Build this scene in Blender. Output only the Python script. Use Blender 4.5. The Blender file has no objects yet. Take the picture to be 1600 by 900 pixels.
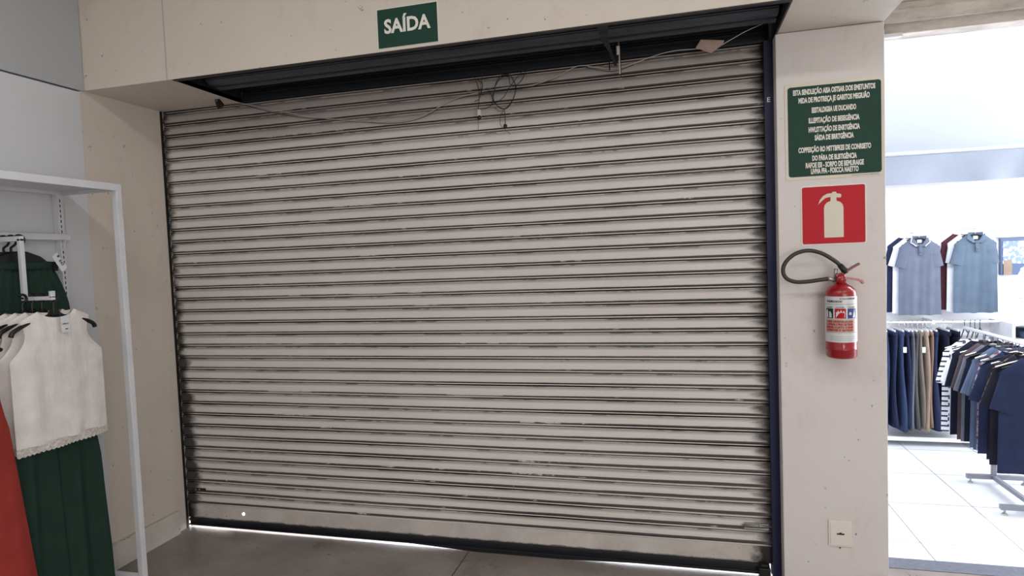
import bpy, bmesh, math, random
from mathutils import Vector, Matrix
R = random.Random(7)
PI = math.pi
sc = bpy.context.scene
COL = sc.collection

# ------------------------------------------------------------------ camera
CAMF, YAW, PITCH, ROLL = 986.2765, 0.257333, 0.050423, -0.038654
CP = Vector((3.17688, -3.42332, 1.71026))
def cam_axes():
    cy, sy = math.cos(YAW), math.sin(YAW)
    fw = Vector((-sy*math.cos(PITCH), cy*math.cos(PITCH), -math.sin(PITCH)))
    r0 = Vector((cy, sy, 0)); u0 = r0.cross(fw)
    r = math.cos(ROLL)*r0 + math.sin(ROLL)*u0
    u = -math.sin(ROLL)*r0 + math.cos(ROLL)*u0
    return r, u, fw
CR, CU, CF = cam_axes()
cd = bpy.data.cameras.new('camera'); co = bpy.data.objects.new('camera', cd); COL.objects.link(co)
cd.sensor_width = 36; cd.lens = CAMF/1600*36; cd.clip_start = .05
co.matrix_world = Matrix(((CR.x, CU.x, -CF.x, CP.x), (CR.y, CU.y, -CF.y, CP.y), (CR.z, CU.z, -CF.z, CP.z), (0, 0, 0, 1)))
sc.camera = co
def at(px, py, ax, val):      # point of the photograph on a known plane of the place
    d = CF*CAMF + CR*(px-800) - CU*(py-450)
    t = (val-CP[ax])/d[ax]
    return CP + d*t

# ------------------------------------------------------------------ world, lights, exposure
w = bpy.data.worlds.new('world'); sc.world = w; w.use_nodes = True
w.node_tree.nodes['Background'].inputs[0].default_value = (.62, .72, .9, 1)
w.node_tree.nodes['Background'].inputs[1].default_value = .25
vs = sc.view_settings
vs.view_transform = 'Standard'; vs.look = 'None'; vs.exposure = 0; vs.gamma = 1; vs.use_curve_mapping = False
def area(name, loc, target, sx, sy, power, color):
    l = bpy.data.lights.new(name, 'AREA'); l.shape = 'RECTANGLE'; l.size = sx; l.size_y = sy
    l.energy = power; l.color = color
    o = bpy.data.objects.new(name, l); COL.objects.link(o); o.location = loc
    o.rotation_euler = (Vector(target)-Vector(loc)).to_track_quat('-Z', 'Y').to_euler()
    return o
CEIL = 3.7
WARM = (1, .975, .955)
# ceiling panels of the corridor (fixtures are built further down)
PANELS = [(1.2, -2.6), (3.0, -2.6), (4.9, -2.6), (1.6, -5.0), (4.4, -5.0)]
for (px_, py_) in PANELS:
    area('ceiling_panel_light', (px_, py_, CEIL-.06), (px_, py_, 0), 1.1, .28, 15, WARM)
# unseen soft light from the right rear, added in front of the solid wall
area('rear_soft_fill', (4.9, -6.45, 1.75), (2.6, 0, 1.4), 4.2, 2.6, 150, (1, .975, .955))
# unseen fill lights added to brighten the shop bay, one behind the header
area('shop_hidden_fill', (5.4, .42, 2.84), (5.4, 1.7, .6), 2.2, .12, 80, (.93, .96, 1))
area('shop_side_fill', (7.15, 1.3, 1.6), (4.5, 1.5, 1.1), 2.2, 2.4, 115, (.93, .96, 1))
# daylight in the yard behind the lowered shutter
area('yard_daylight', (1.9, 1.4, 2.6), (1.9, .5, 0), 3.2, 1.6, 650, (.93, .96, 1))

# ------------------------------------------------------------------ materials
def lin(c):
    return tuple(((v/255)/12.92 if v/255 <= .04045 else ((v/255+.055)/1.055)**2.4) for v in c) + (1,)
def nt(name):
    m = bpy.data.materials.new(name); m.use_nodes = True
    t = m.node_tree; return m, t.nodes, t.links, t.nodes['Principled BSDF']
def mapped(N, L, scale, coord='Object'):
    tc = N.new('ShaderNodeTexCoord'); mp = N.new('ShaderNodeMapping'); mp.inputs['Scale'].default_value = scale
    L.new(tc.outputs[coord], mp.inputs[0]); return mp
def noise(N, L, vec, s, detail=4, rough=.55):
    n = N.new('ShaderNodeTexNoise'); n.inputs['Scale'].default_value = s; n.inputs['Detail'].default_value = detail
    n.inputs['Roughness'].default_value = rough; L.new(vec.outputs[0], n.inputs['Vector']); return n
def ramp(N, L, src, a, b, ca=(0, 0, 0, 1), cb=(1, 1, 1, 1)):
    r = N.new('ShaderNodeValToRGB'); r.color_ramp.elements[0].position = a; r.color_ramp.elements[1].position = b
    r.color_ramp.elements[0].color = ca; r.color_ramp.elements[1].color = cb; L.new(src, r.inputs[0]); return r
def mixc(N, L, fac, A, B):
    m = N.new('ShaderNodeMix'); m.data_type = 'RGBA'
    for v, i in ((fac, 0), (A, 6), (B, 7)):
        if isinstance(v, (int, float)): m.inputs[i].default_value = v
        elif isinstance(v, tuple): m.inputs[i].default_value = v
        else: L.new(v, m.inputs[i])
    return m.outputs[2]
def mathn(N, L, op, a, b=None, c=None, clamp=False):
    m = N.new('ShaderNodeMath'); m.operation = op; m.use_clamp = clamp
    for i, v in enumerate((a, b, c)):
        if v is None: continue
        if isinstance(v, (int, float)): m.inputs[i].default_value = v
        else: L.new(v, m.inputs[i])
    return m.outputs[0]
def sstep(N, L, v, a, b):
    m = N.new('ShaderNodeMapRange'); m.interpolation_type = 'SMOOTHSTEP'
    m.inputs[1].default_value = a; m.inputs[2].default_value = b; L.new(v, m.inputs[0]); return m.outputs[0]
def bump(N, L, p, h, strength, dist):
    b = N.new('ShaderNodeBump'); b.inputs['Strength'].default_value = strength; b.inputs['Distance'].default_value = dist
    L.new(h, b.inputs['Height']); L.new(b.outputs[0], p.inputs['Normal'])
def mat(name, c, rough=.6, metal=0, var=.06, vs_=6, bmp=0, bs=80, spec=None, coat=0):
    m, N, L, p = nt(name)
    c = lin(c) if max(c) > 1.01 else tuple(c)+(1,)
    v = mapped(N, L, (1, 1, 1)); n = noise(N, L, v, vs_)
    lo = tuple(x*(1-var) for x in c[:3])+(1,); hi = tuple(min(1, x*(1+var)) for x in c[:3])+(1,)
    r = ramp(N, L, n.outputs[0], .3, .7, lo, hi); L.new(r.outputs[0], p.inputs['Base Color'])
    p.inputs['Roughness'].default_value = rough; p.inputs['Metallic'].default_value = metal
    if spec is not None: p.inputs['Specular IOR Level'].default_value = spec
    if coat: p.inputs['Coat Weight'].default_value = coat
    if bmp:
        n2 = noise(N, L, v, bs); bump(N, L, p, n2.outputs[0], bmp, .002)
    return m
def fabric(name, c, rough=.95, bmp=.5):
    m, N, L, p = nt(name); c = lin(c)
    v = mapped(N, L, (1, 1, 1)); n = noise(N, L, v, 9); lo = tuple(x*.88 for x in c[:3])+(1,); hi = tuple(min(1, x*1.08) for x in c[:3])+(1,)
    L.new(ramp(N, L, n.outputs[0], .3, .7, lo, hi).outputs[0], p.inputs['Base Color'])
    p.inputs['Roughness'].default_value = rough; p.inputs['Specular IOR Level'].default_value = .15
    n1 = noise(N, L, v, 420, 2); n2 = noise(N, L, mapped(N, L, (1, 1, .35)), 14, 3)
    bump(N, L, p, mathn(N, L, 'ADD', mathn(N, L, 'MULTIPLY', n1.outputs[0], .12), n2.outputs[0]), bmp, .012)
    return m
def wall_mat(name, c, spots=True, rough=.55):
    m, N, L, p = nt(name); c = lin(c)
    v = mapped(N, L, (1, 1, 1)); n = noise(N, L, v, 1.6, 5); lo = tuple(x*.94 for x in c[:3])+(1,)
    col = ramp(N, L, n.outputs[0], .3, .7, lo, c).outputs[0]
    if spots:
        n2 = noise(N, L, v, 23, 3, .5); sp = ramp(N, L, n2.outputs[0], .69, .71).outputs[0]
        n3 = noise(N, L, v, 90, 2); sp = mathn(N, L, 'MULTIPLY', sp, ramp(N, L, n3.outputs[0], .45, .6).outputs[0])
        col = mixc(N, L, mathn(N, L, 'MULTIPLY', sp, .75), col, lin((70, 58, 50)))
        n4 = noise(N, L, mapped(N, L, (1, 1, .6)), 5, 6, .7)
        col = mixc(N, L, mathn(N, L, 'MULTIPLY', ramp(N, L, n4.outputs[0], .56, .75).outputs[0], .22), col, lin((150, 135, 118)))
    L.new(col, p.inputs['Base Color']); p.inputs['Roughness'].default_value = rough
    n5 = noise(N, L, v, 60, 3); bump(N, L, p, n5.outputs[0], .12, .002)
    return m

M = {}
M['cream'] = wall_mat('cream_paint', (214, 205, 193))
M['cream_pillar'] = wall_mat('cream_pillar_paint', (217, 211, 208))
M['white_panel'] = wall_mat('white_wall_panel', (212, 214, 218), False, .45)
M['grey_panel'] = wall_mat('grey_wall_panel', (176, 179, 181), False, .5)
M['ceiling'] = mat('ceiling_white', (215, 212, 206), .8)
M['white_metal'] = mat('white_enamel', (216, 217, 222), .35)
M['white_plastic'] = mat('white_plastic', (222, 216, 207), .4)
M['skirting'] = wall_mat('skirting_paint', (208, 203, 194))
M['black_plastic'] = mat('black_plastic', (12, 11, 12), .45)
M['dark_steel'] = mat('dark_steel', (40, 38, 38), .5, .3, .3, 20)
M['blue_steel'] = mat('navy_blue_paint', (14, 23, 62), .6, 0, .12, 5)
M['rail_dark'] = mat('near_black_rail_paint', (22, 24, 33), .45, 0, .2, 9)
M['rubber'] = mat('black_rubber', (22, 22, 24), .55)
M['steel'] = mat('bare_steel', (170, 168, 165), .35, .8)
M['red_paint'] = mat('red_enamel', (150, 16, 28), .25, 0, .08, 14, coat=.3)
M['dark_red'] = mat('dark_red_enamel', (110, 28, 30), .35, 0, .15, 40)
M['green_sign'] = mat('green_sign', (12, 58, 46), .5, spec=.25)
M['red_sign'] = mat('red_sign', (186, 16, 36), .5, spec=.25)
M['sign_white'] = mat('sign_white', (226, 222, 214), .45)
M['sign_cream'] = mat('sign_cream', (214, 207, 190), .45)
M['hose'] = mat('hose_rubber', (52, 48, 46), .5)
M['label_white'] = mat('label_white', (214, 216, 218), .35)
M['label_beige'] = mat('label_beige', (196, 178, 160), .4)
M['label_blue'] = mat('label_blue', (45, 62, 130), .4)
M['ink_red'] = mat('ink_red', (170, 60, 60), .5)
M['ink_dark'] = mat('ink_dark', (60, 60, 66), .5)
M['paper'] = mat('pink_paper', (196, 170, 158), .8)
M['cable_white'] = mat('white_cable', (196, 188, 180), .5)
M['cable_black'] = mat('black_cable', (28, 26, 26), .5)
M['bright_white'] = mat('bay_white_paint', (236, 238, 242), .6)
M['canopy'] = mat('white_canopy', (180, 185, 196), .7, 0, .02, 2)
M['valance'] = mat('grey_white_valance', (122, 128, 140), .7, 0, .08, 3)
M['navy_frame'] = mat('navy_board', (70, 88, 120), .5)

# concrete floor with stains and a joint
def floor_mat():
    m, N, L, p = nt('polished_concrete')
    v = mapped(N, L, (1, 1, 1)); n = noise(N, L, v, 2.3, 8, .65); n2 = noise(N, L, v, 34, 4, .6)
    c = ramp(N, L, n.outputs[0], .32, .68, lin((120, 111, 106)), lin((156, 147, 140))).outputs[0]
    c = mixc(N, L, mathn(N, L, 'MULTIPLY', ramp(N, L, n2.outputs[0], .4, .7).outputs[0], .35), c, lin((128, 118, 112)))
    n3 = noise(N, L, mapped(N, L, (1, 2.2, 1)), 17, 3); c = mixc(N, L, mathn(N, L, 'MULTIPLY', ramp(N, L, n3.outputs[0], .67, .70).outputs[0], .6), c, lin((58, 50, 47)))
    n5 = noise(N, L, v, 55, 2); c = mixc(N, L, mathn(N, L, 'MULTIPLY', ramp(N, L, n5.outputs[0], .72, .74).outputs[0], .7), c, lin((40, 35, 33)))
    L.new(c, p.inputs['Base Color'])
    L.new(ramp(N, L, n.outputs[0], .3, .7, (.24,)*3+(1,), (.4,)*3+(1,)).outputs[0], p.inputs['Roughness'])
    bump(N, L, p, n2.outputs[0], .06, .002); return m
M['floor'] = floor_mat()
def tile_mat():
    m, N, L, p = nt('white_floor_tile')
    v = mapped(N, L, (1, 1, 1)); v.inputs['Location'].default_value = (-.06, .07, 0)
    b = N.new('ShaderNodeTexBrick'); b.offset = 0; b.inputs['Scale'].default_value = 1
    b.inputs['Brick Width'].default_value = .49; b.inputs['Row Height'].default_value = .6; b.inputs['Mortar Size'].default_value = .003
    b.inputs['Color1'].default_value = lin((236, 238, 242)); b.inputs['Color2'].default_value = lin((232, 235, 240)); b.inputs['Mortar'].default_value = lin((110, 112, 120))
    L.new(v.outputs[0], b.inputs['Vector']); L.new(b.outputs[0], p.inputs['Base Color']); p.inputs['Roughness'].default_value = .3; return m
M['tile'] = tile_mat()
M['granite'] = mat('grey_threshold_stone', (98, 101, 112), .5, 0, .2, 40)
M['street'] = mat('yard_concrete', (225, 225, 225), .8)
def beam_mat():
    m, N, L, p = nt('rough_concrete_beam'); v = mapped(N, L, (.6, 1, 2)); n = noise(N, L, v, 4, 8, .7)
    L.new(ramp(N, L, n.outputs[0], .35, .65, lin((150, 142, 134)), lin((212, 205, 196))).outputs[0], p.inputs['Base Color']); p.inputs['Roughness'].default_value = .8
    bump(N, L, p, n.outputs[0], .4, .01); return m
M['beam'] = beam_mat()

# shutter: cream enamel, greasy joints, worn breaks in the grease, dirt at both ends
SP = .075; SZ0 = .154; SW = 3.62; NSL = 34
def shutter_mat():
    m, N, L, p = nt('dirty_shutter_enamel')
    tc = N.new('ShaderNodeTexCoord'); sep = N.new('ShaderNodeSeparateXYZ'); L.new(tc.outputs['Object'], sep.inputs[0])
    x, y, z = sep.outputs
    t = mathn(N, L, 'MODULO', mathn(N, L, 'ADD', z, 10*SP-SZ0), SP)      # 0 at the joint line, up
    k = mathn(N, L, 'DIVIDE', z, SP); kf = mathn(N, L, 'FLOOR', mathn(N, L, 'DIVIDE', mathn(N, L, 'SUBTRACT', z, SZ0-.012), SP))
    v = mapped(N, L, (1, 1, 1)); big = noise(N, L, v, .9, 5, .6)
    base = ramp(N, L, big.outputs[0], .3, .7, lin((207, 200, 195)), lin((219, 214, 210))).outputs[0]
    # soft layer of dust near the top of the door
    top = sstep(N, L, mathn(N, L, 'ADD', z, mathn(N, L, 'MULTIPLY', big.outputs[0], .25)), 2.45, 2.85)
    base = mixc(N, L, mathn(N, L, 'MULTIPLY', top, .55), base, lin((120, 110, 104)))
    # vector for streak noise: stretched along x, different per slat
    cx = N.new('ShaderNodeCombineXYZ'); L.new(x, cx.inputs[0]); L.new(mathn(N, L, 'MULTIPLY', kf, 7.3), cx.inputs[1]); L.new(z, cx.inputs[2])
    mp = N.new('ShaderNodeMapping'); mp.inputs['Scale'].default_value = (2.6, 1, 9); L.new(cx.outputs[0], mp.inputs[0])
    st = noise(N, L, mp, 1.6, 6, .7)
    mp2 = N.new('ShaderNodeMapping'); mp2.inputs['Scale'].default_value = (.7, 1, 3); L.new(cx.outputs[0], mp2.inputs[0])
    st2 = noise(N, L, mp2, 1.5, 2, .5)
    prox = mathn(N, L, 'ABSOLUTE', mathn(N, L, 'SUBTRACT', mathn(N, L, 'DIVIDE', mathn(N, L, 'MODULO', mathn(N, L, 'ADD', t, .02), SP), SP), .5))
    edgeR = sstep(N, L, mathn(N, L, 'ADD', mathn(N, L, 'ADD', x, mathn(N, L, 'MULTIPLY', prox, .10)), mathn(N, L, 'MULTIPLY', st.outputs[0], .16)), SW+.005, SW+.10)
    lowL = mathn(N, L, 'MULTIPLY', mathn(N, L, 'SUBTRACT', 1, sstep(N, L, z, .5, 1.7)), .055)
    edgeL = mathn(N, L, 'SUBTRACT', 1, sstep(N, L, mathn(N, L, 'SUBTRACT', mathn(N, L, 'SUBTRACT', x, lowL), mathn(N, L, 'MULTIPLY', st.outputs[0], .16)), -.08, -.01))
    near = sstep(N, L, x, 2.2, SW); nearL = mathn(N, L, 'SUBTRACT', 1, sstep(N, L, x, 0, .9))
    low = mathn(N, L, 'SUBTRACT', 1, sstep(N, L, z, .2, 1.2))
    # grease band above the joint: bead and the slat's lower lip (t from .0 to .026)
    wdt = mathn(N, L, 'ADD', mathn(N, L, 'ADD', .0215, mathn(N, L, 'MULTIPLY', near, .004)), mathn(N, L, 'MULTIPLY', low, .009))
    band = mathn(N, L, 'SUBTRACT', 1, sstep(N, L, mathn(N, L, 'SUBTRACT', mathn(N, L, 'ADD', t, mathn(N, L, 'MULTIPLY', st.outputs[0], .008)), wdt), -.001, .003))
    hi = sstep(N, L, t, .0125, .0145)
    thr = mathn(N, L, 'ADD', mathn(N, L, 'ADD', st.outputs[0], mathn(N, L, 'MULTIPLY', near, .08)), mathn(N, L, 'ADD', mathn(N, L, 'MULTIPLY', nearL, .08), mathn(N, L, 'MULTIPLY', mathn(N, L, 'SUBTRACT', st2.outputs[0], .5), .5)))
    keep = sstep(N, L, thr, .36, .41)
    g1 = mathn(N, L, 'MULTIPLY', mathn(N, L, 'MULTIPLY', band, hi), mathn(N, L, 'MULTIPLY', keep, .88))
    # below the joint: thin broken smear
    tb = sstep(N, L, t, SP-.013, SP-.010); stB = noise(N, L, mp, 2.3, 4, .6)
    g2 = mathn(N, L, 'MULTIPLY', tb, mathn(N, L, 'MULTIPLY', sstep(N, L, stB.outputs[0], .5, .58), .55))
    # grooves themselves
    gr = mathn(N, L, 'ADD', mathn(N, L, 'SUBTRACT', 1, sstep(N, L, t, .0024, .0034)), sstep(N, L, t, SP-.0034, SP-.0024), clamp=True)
    lip_shade = mathn(N, L, 'MULTIPLY', mathn(N, L, 'MULTIPLY', sstep(N, L, t, SP-.028, SP-.0105), mathn(N, L, 'SUBTRACT', 1, sstep(N, L, t, SP-.0095, SP-.0075))), .42)  # soft shade band under each lip, put into the colour
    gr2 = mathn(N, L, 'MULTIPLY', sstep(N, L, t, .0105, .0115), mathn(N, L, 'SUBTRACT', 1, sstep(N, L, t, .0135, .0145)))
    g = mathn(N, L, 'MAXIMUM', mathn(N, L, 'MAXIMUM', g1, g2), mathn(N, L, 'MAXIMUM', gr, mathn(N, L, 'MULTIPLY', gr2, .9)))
    g = mathn(N, L, 'MAXIMUM', mathn(N, L, 'MAXIMUM', g, lip_shade), mathn(N, L, 'MULTIPLY', mathn(N, L, 'MAXIMUM', edgeR, edgeL), .93))
    # scattered scuffs
    sc_ = noise(N, L, mapped(N, L, (1, 1, 2.2)), 26, 4, .7); sc2 = noise(N, L, v, 1.3, 2)
    sm = mathn(N, L, 'MULTIPLY', sstep(N, L, sc_.outputs[0], .70, .74), sstep(N, L, sc2.outputs[0], .52, .62))
    g = mathn(N, L, 'MAXIMUM', g, mathn(N, L, 'MULTIPLY', sm, .5))
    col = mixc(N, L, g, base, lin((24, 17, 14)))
    # dark slats above the visible door, housing shade put into their dark blue grey
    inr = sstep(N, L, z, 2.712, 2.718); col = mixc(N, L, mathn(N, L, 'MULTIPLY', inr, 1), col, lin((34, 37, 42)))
    L.new(col, p.inputs['Base Color']); p.inputs['Roughness'].default_value = .5; p.inputs['Specular IOR Level'].default_value = .3
    return m
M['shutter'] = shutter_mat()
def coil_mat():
    m, N, L, p = nt('dark_blue_grey_coil'); v = mapped(N, L, (.5, 6, 6)); n = noise(N, L, v, 5, 5, .6)  # mottled dark blue grey all over the coil
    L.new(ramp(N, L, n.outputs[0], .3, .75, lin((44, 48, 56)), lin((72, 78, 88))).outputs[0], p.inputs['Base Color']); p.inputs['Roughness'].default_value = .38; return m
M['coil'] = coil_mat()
def plate_mat():
    m, N, L, p = nt('shutter_bottom_plate'); v = mapped(N, L, (1, 1, 1)); n = noise(N, L, v, 5, 8, .7)
    c = ramp(N, L, n.outputs[0], .35, .65, lin((186, 179, 172)), lin((208, 202, 196))).outputs[0]
    tc = N.new('ShaderNodeTexCoord'); sep = N.new('ShaderNodeSeparateXYZ'); L.new(tc.outputs['Object'], sep.inputs[0])
    s = noise(N, L, v, 11, 5, .7)
    e = sstep(N, L, mathn(N, L, 'ADD', sep.outputs[0], mathn(N, L, 'MULTIPLY', s.outputs[0], .2)), SW-.04, SW+.06)
    el = mathn(N, L, 'SUBTRACT', 1, sstep(N, L, mathn(N, L, 'SUBTRACT', sep.outputs[0], mathn(N, L, 'MULTIPLY', s.outputs[0], .14)), -.05, .03))
    b = mathn(N, L, 'SUBTRACT', 1, sstep(N, L, mathn(N, L, 'ADD', sep.outputs[2], mathn(N, L, 'MULTIPLY', s.outputs[0], .03)), .083, .092))
    f = mathn(N, L, 'MAXIMUM', mathn(N, L, 'MAXIMUM', e, el), mathn(N, L, 'MULTIPLY', b, .8))
    sp = noise(N, L, v, 40, 2); f = mathn(N, L, 'MAXIMUM', f, mathn(N, L, 'MULTIPLY', sstep(N, L, sp.outputs[0], .73, .76), .7))
    L.new(mixc(N, L, f, c, lin((36, 31, 29))), p.inputs['Base Color']); p.inputs['Roughness'].default_value = .45; return m
M['plate'] = plate_mat()

# ------------------------------------------------------------------ mesh helpers
class B:
    def __init__(s): s.v = []; s.f = []
    def add(s, vs_, fs):
        n = len(s.v); s.v += [tuple(v) for v in vs_]; s.f += [tuple(i+n for i in f) for f in fs]; return s
    def box(s, x0, x1, y0, y1, z0, z1):
        return s.add([(x, y, z) for x in (x0, x1) for y in (y0, y1) for z in (z0, z1)],
                     [(0, 1, 3, 2), (4, 6, 7, 5), (0, 4, 5, 1), (2, 3, 7, 6), (0, 2, 6, 4), (1, 5, 7, 3)])
    def loft(s, rings, close=True, caps=True):
        n = len(rings[0]); vs_ = [p for r in rings for p in r]; fs = []
        for i in range(len(rings)-1):
            for j in range(n if close else n-1):
                a = i*n+j; b = i*n+(j+1) % n; fs.append((a, b, b+n, a+n))
        if caps and close:
            fs.append(tuple(range(n))[::-1]); fs.append(tuple((len(rings)-1)*n+j for j in range(n)))
        return s.add(vs_, fs)
    def tube(s, pts, r, n=8, caps=True):
        pts = [Vector(p) for p in pts]; rs = r if isinstance(r, (list, tuple)) else [r]*len(pts)
        rings = []; up = None
        for i, p in enumerate(pts):
            d = (pts[min(i+1, len(pts)-1)]-pts[max(i-1, 0)]).normalized()
            if up is None: up = d.orthogonal().normalized()
            a = (up-d*up.dot(d)); a = a.normalized() if a.length > 1e-6 else d.orthogonal().normalized(); up = a; b = d.cross(a)
            rings.append([p+(a*math.cos(2*PI*k/n)+b*math.sin(2*PI*k/n))*rs[i] for k in range(n)])
        return s.loft(rings, True, caps)
    def prism(s, poly, y0, y1):       # outline in x,z extruded along y
        n = len(poly); vs_ = [(x, y0, z) for x, z in poly]+[(x, y1, z) for x, z in poly]
        fs = [tuple(range(n)), tuple(range(2*n-1, n-1, -1))]+[(i, i+n, (i+1) % n+n, (i+1) % n) for i in range(n)]
        return s.add(vs_, fs)
    def lathe(s, prof, cx=0, cy=0, n=40):
        rings = [[(cx+r*math.cos(2*PI*k/n), cy+r*math.sin(2*PI*k/n), z) for k in range(n)] for r, z in prof]
        return s.loft(rings)
def smooth_pts(P, sub=6):
    P = [Vector(p) for p in P]; out = []
    for i in range(len(P)-1):
        a, b, c, d = P[max(i-1, 0)], P[i], P[i+1], P[min(i+2, len(P)-1)]
        for k in range(sub):
            t = k/sub
            out.append(.5*((2*b)+(c-a)*t+(2*a-5*b+4*c-d)*t*t+(3*b-a-3*c+d)*t*t*t))
    return out+[P[-1]]
def obj(name, b, m, parent=None, bevel=0, smooth=False, loc=None):
    me = bpy.data.meshes.new(name); me.from_pydata(b.v, [], b.f); me.materials.append(m)
    bm = bmesh.new(); bm.from_mesh(me); bmesh.ops.recalc_face_normals(bm, faces=bm.faces); bm.to_mesh(me); bm.free()
    if smooth:
        for p in me.polygons: p.use_smooth = True
    o = bpy.data.objects.new(name, me); COL.objects.link(o); o.parent = parent
    if loc is not None: o.location = loc
    if bevel:
        md = o.modifiers.new('bevel', 'BEVEL'); md.width = bevel; md.segments = 2; md.limit_method = 'ANGLE'
    return o
def tag(o, label, cat, group=None):
    o['label'] = label; o['category'] = cat
    if group: o['group'] = group
    return o
def thing(name, label, cat, loc=(0, 0, 0), rz=0, group=None):
    o = bpy.data.objects.new(name, None); COL.objects.link(o); o.empty_display_size = .05
    o.location = loc; o.rotation_euler = (0, 0, rz); return tag(o, label, cat, group)
def struct(name, b, m, bevel=0):
    o = obj(name, b, m, None, bevel); o['kind'] = 'structure'; return o
def text_mesh(s, size, sx=1.0, bold=0.0, align='CENTER'):
    c = bpy.data.curves.new('t', 'FONT'); c.body = s; c.size = size; c.align_x = align; c.offset = bold; c.extrude = .0004; c.resolution_u = 3
    o = bpy.data.objects.new('t', c); COL.objects.link(o)
    dg = bpy.context.evaluated_depsgraph_get(); me = bpy.data.meshes.new_from_object(o.evaluated_get(dg))
    vs_ = [(v.co.x*sx, -v.co.z, v.co.y) for v in me.vertices]; fs = [tuple(p.vertices) for p in me.polygons]
    bpy.data.objects.remove(o); bpy.data.curves.remove(c); bpy.data.meshes.remove(me); return vs_, fs
def fit_text(s, width, height, bold=0.0):   # text of a given overall width and cap height, centred at x=0, base z=0
    vs_, fs = text_mesh(s, 1.0, 1.0, bold)
    xs = [v[0] for v in vs_]; base = text_mesh('H', 1.0, 1.0, 0)[0]; cap = max(v[2] for v in base)
    k = width/(max(xs)-min(xs)); cx = (max(xs)+min(xs))/2; kz = height/cap
    return [((v[0]-cx)*k, v[1], v[2]*kz) for v in vs_], fs
def rrect(x0, x1, z0, z1, r, n=5):
    out = []
    for cx, cz, a in ((x1-r, z1-r, 0), (x0+r, z1-r, PI/2), (x0+r, z0+r, PI), (x1-r, z0+r, 1.5*PI)):
        for k in range(n+1): out.append((cx+r*math.cos(a+k*PI/2/n), cz+r*math.sin(a+k*PI/2/n)))
    return out

# ------------------------------------------------------------------ setting
HS = 2.72; DL = .567; PX0 = 3.655; PX1 = 4.122; PY = -.125
b = B().box(-.05, 7.3, -6.6, .2, -.1, 0); b.box(-.05, PX0, .2, .201, -.1, 0)
fl = struct('floor', b, M['floor'])
struct('floor_shop', B().box(PX1-.3, 7.3, .31, 2.8, -.1, .001), M['tile'])
struct('trim_1', B().box(PX1, 7.3, .192, .312, -.05, .003), M['granite'])
struct('floor_yard', B().box(-.05, PX0+.15, .201, 3.0, -.1, 0), M['street'])
# floor joint in front of the shutter
struct('trim_2', B().box(1.957, 1.9625, -6.5, -.02, -.002, .0006), M['dark_steel'])
# left wall: beige return up to the shutter, white panel, grey panel above
struct('wall_left', B().box(-.15, 0, -.59, .35, 0, HS), M['cream'])
struct('wall_left_panel', B().box(-.15, .004, -6.6, -.592, 0, 2.708), M['white_panel'])
struct('wall_left_upper', B().box(-.15, .012, -6.6, -DL-.004, 2.716, CEIL), M['grey_panel'])
struct('baseboard_left', B().box(0, .028, -.59, -.11, 0, .15), M['skirting'], .003)
struct('baseboard_left_front', B().box(.004, .032, -6.6, -.594, 0, .15), M['skirting'], .003)
# lintel box around the coil
struct('wall_lintel', B().box(.0, PX1, -DL, -DL+.022, HS, CEIL), M['cream'])
struct('ceiling_soffit_left', B().box(0, .598, -DL+.022, .06, HS, CEIL), M['cream'])
struct('ceiling_soffit_right', B().box(PX0+.008, PX1, -DL+.022, .2, HS+.002, CEIL), M['cream'])
struct('trim_3', B().box(.563, .570, -DL-.0012, -DL+.003, HS+.001, CEIL), M['grey_panel'])
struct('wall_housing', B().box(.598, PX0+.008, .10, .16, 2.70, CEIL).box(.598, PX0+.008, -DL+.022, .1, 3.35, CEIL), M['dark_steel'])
struct('wall_above', B().box(-.15, PX1, .16, .35, HS, CEIL), M['cream'])
# rusty angle iron on the front lip of the housing
b = B().box(.60, PX0+.006, -DL+.001, -DL+.026, HS-.006, HS).box(.600, .604, -DL+.02, -.02, HS-.004, HS+.02)
struct('trim_4', b, M['dark_steel'])
struct('trim_5', B().box(PX0+.0, PX0+.008, -DL+.002, .10, HS-.004, 3.3), M['dark_steel'])
# pillar
struct('wall_pillar', B().box(PX0, PX1, PY, .31, 0, HS), M['cream_pillar'], .004)
struct('wall_partition', B().box(PX0+.15, PX1-.02, .31, 2.8, 0, 3.3), M['bright_white'])
# bay header and its soffit
b = B().box(PX1, 7.3, .19, .30, 2.745, 2.90)
b.box(PX1, 7.3, .17, .19, 2.795, 2.86)
struct('wall_header', b, M['beam'], .004)
struct('ceiling_bay', B().box(PX1, 7.3, -DL-.3, .30, 2.90, 3.0), M['cream'])
struct('wall_bay_upper', B().box(PX1, 7.3, -DL-.3, -DL-.27, 3.0, CEIL), M['cream'])
# shop walls
struct('wall_back', B().box(PX1-.3, 7.4, 2.66, 2.8, 0, 3.3), M['bright_white'])
struct('wall_right', B().box(7.3, 7.4, -6.6, 2.8, 0, CEIL), M['bright_white'])
b = B().box(2.75, 7.05, -6.6, -6.56, .38, .44).box(2.75, 7.05, -6.6, -6.56, 3.06, 3.12)
for x_ in (2.75, 4.16, 5.58, 6.99): b.box(x_, x_+.06, -6.6, -6.56, .38, 3.12)
struct('fill_light_frame_1', b, M['white_metal'])  # invented frame on the solid wall, around the added rear light
struct('wall_rear', B().box(-.15, 7.4, -6.7, -6.6, 0, CEIL), M['cream'])
struct('ceiling', B().box(-.15, 7.4, -6.7, .35, CEIL, CEIL+.1), M['ceiling'])
struct('wall_yard', B().box(-.15, PX0+.15, 3.0, 3.1, 0, 3.3), M['bright_white'])

for (px_, py_) in PANELS:
    t = thing('ceiling_light', 'slim recessed ceiling light panel over the corridor', 'ceiling light', (px_, py_, CEIL-.05), 0, 'corridor ceiling lights')
    obj('housing', B().box(-.6, .6, -.18, .18, .0, .05), M['white_metal'], t)

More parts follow.
